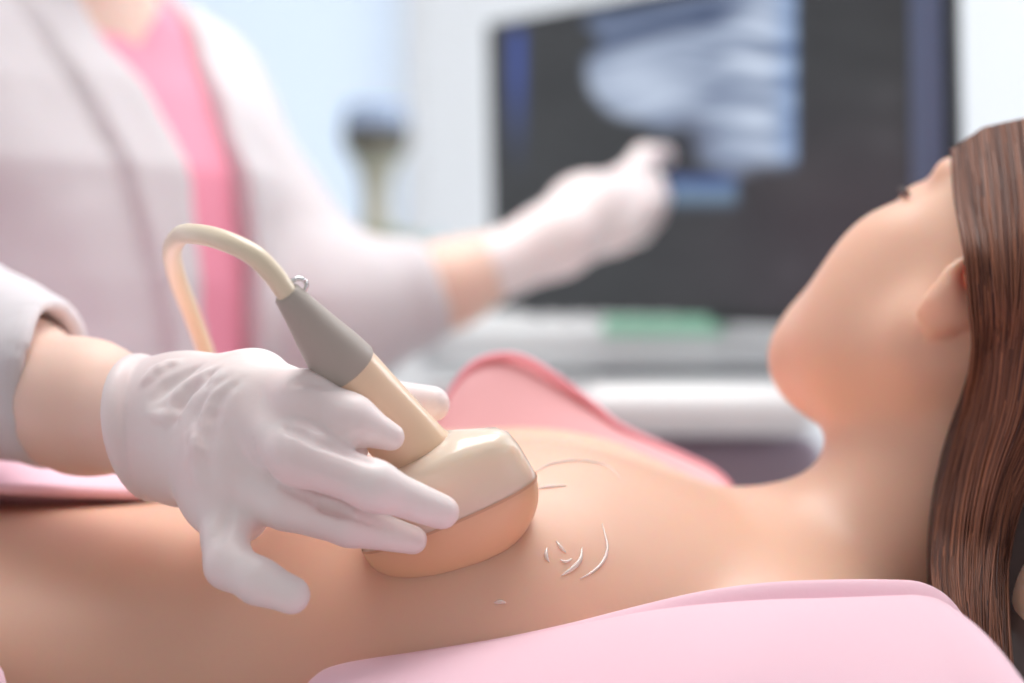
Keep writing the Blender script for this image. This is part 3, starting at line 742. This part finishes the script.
def screen_col(x, y, a):
    c = np.array([56, 57, 59.])+np.array([9, 1, 5.])*smooth(600, 860, x)*smooth(40, 260, y)
    n = noise.fractal(Vector((x*.012, y*.03, 1)), 1, 2, 4)
    c += n*5
    sl = smooth(508, 513, x)*(1-smooth(519, 528, x))*smooth(22, 34, y)*(1-smooth(60, 190, y)); c = c*(1-sl)+np.array([66, 88, 168])*sl
    # scan
    L = np.interp(y, [-80, -10, 8, 25, 36, 50, 60, 78, 95, 112, 130, 150, 172], [640, 612, 592, 584, 600, 596, 586, 586, 592, 606, 636, 690, 690])
    Bt = np.interp(x, [584, 620, 660, 690, 700, 730, 797], [98, 118, 132, 128, 165, 172, 166])+n*6
    mk = smooth(L-5, L+5, x)*(1-smooth(Bt-9, Bt+7, y))*(1-smooth(794, 799, x))
    v = (y-.00*x)+14*math.sin((x-600)*.016)+8*noise.noise(Vector((x*.02, y*.02, 3)))
    la = .5+.5*math.sin(v*.21+1.2*noise.noise(Vector((x*.012, y*.04, 8))))
    la2 = .5+.5*noise.noise(Vector((x*.01, v*.12, 5)))*1.6
    br = .34+.35*la*smooth(700, 760, x)+.42*la2+.16*math.exp(-((x-650)/50)**2-((y-85)/34)**2)
    dk = math.exp(-(((y-48)+(x-600)*.28)/7)**2)*(1-smooth(720, 760, x)); br -= .55*dk
    top = smooth(60, 10, y+(x-600)*.1) if False else 1-smooth(10, 58, y+(x-600)*.22)
    br -= .34*top
    rt = smooth(690, 720, x)
    for yy in (54, 92, 133): br -= .34*rt*math.exp(-((y-yy+(x-740)*.10+3*math.sin(x*.08))/4.5)**2)
    br += .16*math.exp(-((x-640)/46)**2-((y-84)/22)**2)
    br = min(max(br, .05), 1.1)
    sc = np.array([52, 66, 98])*(1-br)+np.array([222, 234, 252])*br
    if x > 765: sc = sc*(1-.35*smooth(765, 795, x))+np.array([60, 105, 175])*.35*smooth(765, 795, x)
    c = c*(1-mk)+sc*mk
    m2 = smooth(664, 672, x)*(1-smooth(732, 742, x))*smooth(172, 180, y)*(1-smooth(196, 212, y)); s2 = np.array([70, 98, 168]) if y < 186 else np.array([120, 148, 178]); c = c*(1-m2*.85)+s2*m2*.85
    dkk = math.exp(-((x-692)/18)**2-((y-140)/20)**2); c = c*(1-.6*dkk)+np.array([52, 54, 70])*.6*dkk
    for cx_, cy_ in ((886, 95), (886, 138), (790, 272)):
        e = math.exp(-((x-cx_)/14)**2-((y-cy_)/12)**2); c += 9*e
    return [lin(max(q_, 0)) for q_ in c]+[1]
for j in range(n2_+1):
    for i in range(n1_+1):
        p = mp(SL+(MW-SL-SRr)*i/n1_, SB+(MH-SB-ST)*j/n2_, -.0008); vs.append(p); X_, Y_ = px_of(p); cols.append(screen_col(X_, Y_, 0))
fs = [(j*(n1_+1)+i, j*(n1_+1)+i+1, (j+1)*(n1_+1)+i+1, (j+1)*(n1_+1)+i) for j in range(n2_) for i in range(n1_)]
SM = bpy.data.materials.new('scan_screen'); SM.use_nodes = True; nt = SM.node_tree; b = nt.nodes['Principled BSDF']
at = nt.nodes.new('ShaderNodeVertexColor'); at.layer_name = 'picture'
b.inputs['Base Color'].default_value = (.005, .005, .006, 1); b.inputs['Roughness'].default_value = .35; b.inputs['Specular IOR Level'].default_value = .25
nt.links.new(at.outputs[0], b.inputs['Emission Color']); b.inputs['Emission Strength'].default_value = .93
scr = mesh('screen', vs, fs, SM, mon)
ca = scr.data.color_attributes.new('picture', 'FLOAT_COLOR', 'POINT'); ca.data.foreach_set('color', np.array(cols, np.float32).ravel())
for v_ in scr.data.vertices: pass
box('side_panel', mp(MW-.0185, MH/2, -.0015), (.030, MH-.012, .006), SLATE, mon, .001, MM)
box('stand_neck', mp(MW*.5, -.05, -.035), (.07, .16, .03), GREYP, mon, .008, MM)
mc = tag(empty('ultrasound_machine', (.12, .98, 0)), 'white ultrasound cart with console, green display strip and rounded front edge, under the monitor', 'ultrasound machine')
def pbox(name, x0, x1, y0, y1, Y, depth, m, parent, bev=.004, seg=3, rot=0):
    a, b2 = P(x0, y0, Y), P(x1, y1, Y)
    return box(name, ((a[0]+b2[0])/2, Y+depth/2, (a[2]+b2[2])/2), (abs(b2[0]-a[0]), depth, abs(a[2]-b2[2])), m, parent, bev, None, seg)
pbox('console_deck', 420, 800, 322, 372, .80, .34, GREYP, mc, .012)
pbox('rear_deck', 470, 840, 312, 380, 1.02, .2, WHITEP, mc, .01)
GR = mat('green_display', rgb(130, 178, 156), .4, emis=(rgb(150, 200, 178), .3))
pbox('green_display', 603, 722, 316, 335, .796, .01, GR, mc, .002)
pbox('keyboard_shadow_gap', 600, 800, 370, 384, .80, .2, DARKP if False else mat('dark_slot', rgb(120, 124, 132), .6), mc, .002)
pbox('front_edge', 575, 822, 386, 438, .60, .30, WHITEP, mc, .024, 8)
pbox('palm_rest', 420, 596, 384, 432, .66, .26, WHITEP, mc, .01, 5)
pbox('body', 560, 830, 436, 640, .66, .36, MAUVE, mc, .02)
pbox('cart_base', 480, 840, 640, 1250, .70, .36, GREYP, mc, .02)
zb_ = P(0, 1250, .70)[2]
kz = P(0, 322, .80)[2]
for r_ in range(3):
    for c2 in range(9):
        box('key', (P(470, 0, .86)[0]+c2*.024, .84+r_*.03, kz+.002), (.018, .02, .008), WHITEP, mc, .002)
box('cart_foot', (.16, .88, .075), (.42, .46, .06), GREYP, mc, .02)
for x_ in (.0, .32):
    for y_ in (.70, 1.06):
        o = lathe('wheel', [(.0, -.012), (.034, -.012), (.036, -.006), (.036, .006), (.034, .012), (0, .012)], (0, 0, 0), DARKP, mc, 28)
        me_ = o.data; me_.transform(Matrix.Translation((x_, y_, .0362)) @ Matrix.Rotation(math.pi/2, 4, 'Y'))
box('cart_column', (.16, .9, .24), (.2, .26, .30), GREYP, mc, .02)

# ------------------------------------------------------------------ cabinet and the stemmed lamp far behind
ct = P(0, 244, 1.55)[2]
cabn = tag(empty('cabinet', (-.30, 1.72, 0)), 'white waist-high cabinet against the far side, behind the examiner', 'cabinet')
box('carcass', (-.30, 1.72, ct/2-.01), (.80, .36, ct-.02), WHITEP, cabn, .004)
box('worktop', (-.30, 1.72, ct-.01), (.84, .40, .02), mat('teal_worktop', rgb(176, 206, 210), .4), cabn, .004)
for k in (-.2, .2):
    d_ = box('door', (-.30+k, 1.534, ct/2), (.385, .016, ct-.10), WHITEP, cabn, .003)
    tube('handle', [(-.30+k*.15, 1.515, ct/2+.18), (-.30+k*.15, 1.515, ct/2+.30)], .005, CHROME, d_, 10)
lx, ly = P(376, 0, 1.62)[0], 1.62
q2 = 2.5/1991
lamp = tag(empty('stemmed_lamp', (lx, ly, ct)), 'small stemmed lamp with dark collar and blue glass top on the cabinet', 'lamp')
lathe('base', [(0.0000, 0.0000), (0.0575, 0.0000), (0.0598, 0.0066), (0.0529, 0.0132), (0.0207, 0.0198)], (lx, ly, ct), mat('olive_metal', rgb(128, 134, 110), .5), lamp)
lathe('stem', [(0.0207, 0.0132), (0.0172, 0.0440), (0.0184, 0.0770), (0.0253, 0.0990), (0.0379, 0.1188), (0.0414, 0.1254)], (lx, ly, ct), mat('beige_ceramic', rgb(186, 178, 160), .5), lamp)
lathe('collar', [(0.0000, 0.1100), (0.0379, 0.1166), (0.0437, 0.1342), (0.0425, 0.1474), (0.0345, 0.1408), (0.0000, 0.1320)], (lx, ly, ct), mat('dark_bronze', rgb(82, 76, 68), .5), lamp)
lathe('glass_top', [(0.0379, 0.1408), (0.0425, 0.1540), (0.0414, 0.1672), (0.0322, 0.1782), (0.0000, 0.1826)], (lx, ly, ct), mat('blue_glass', rgb(170, 190, 222), .2, trans=.3), lamp)
tr = tag(empty('tray', (lx+.0, 1.66, ct)), 'pale teal tray on the cabinet around the foot of the small lamp', 'tray')
box('tray_floor', (lx-.01, 1.72, ct+.003), (.17, .10, .006), mat('teal_plastic', rgb(150, 194, 200), .4), tr, .002)
for sx_ in (-.084, .084): box('tray_rim', (lx-.01+sx_, 1.72, ct+.011), (.004, .10, .018), mat('teal_plastic_rim', rgb(150, 194, 200), .4), tr, .001)
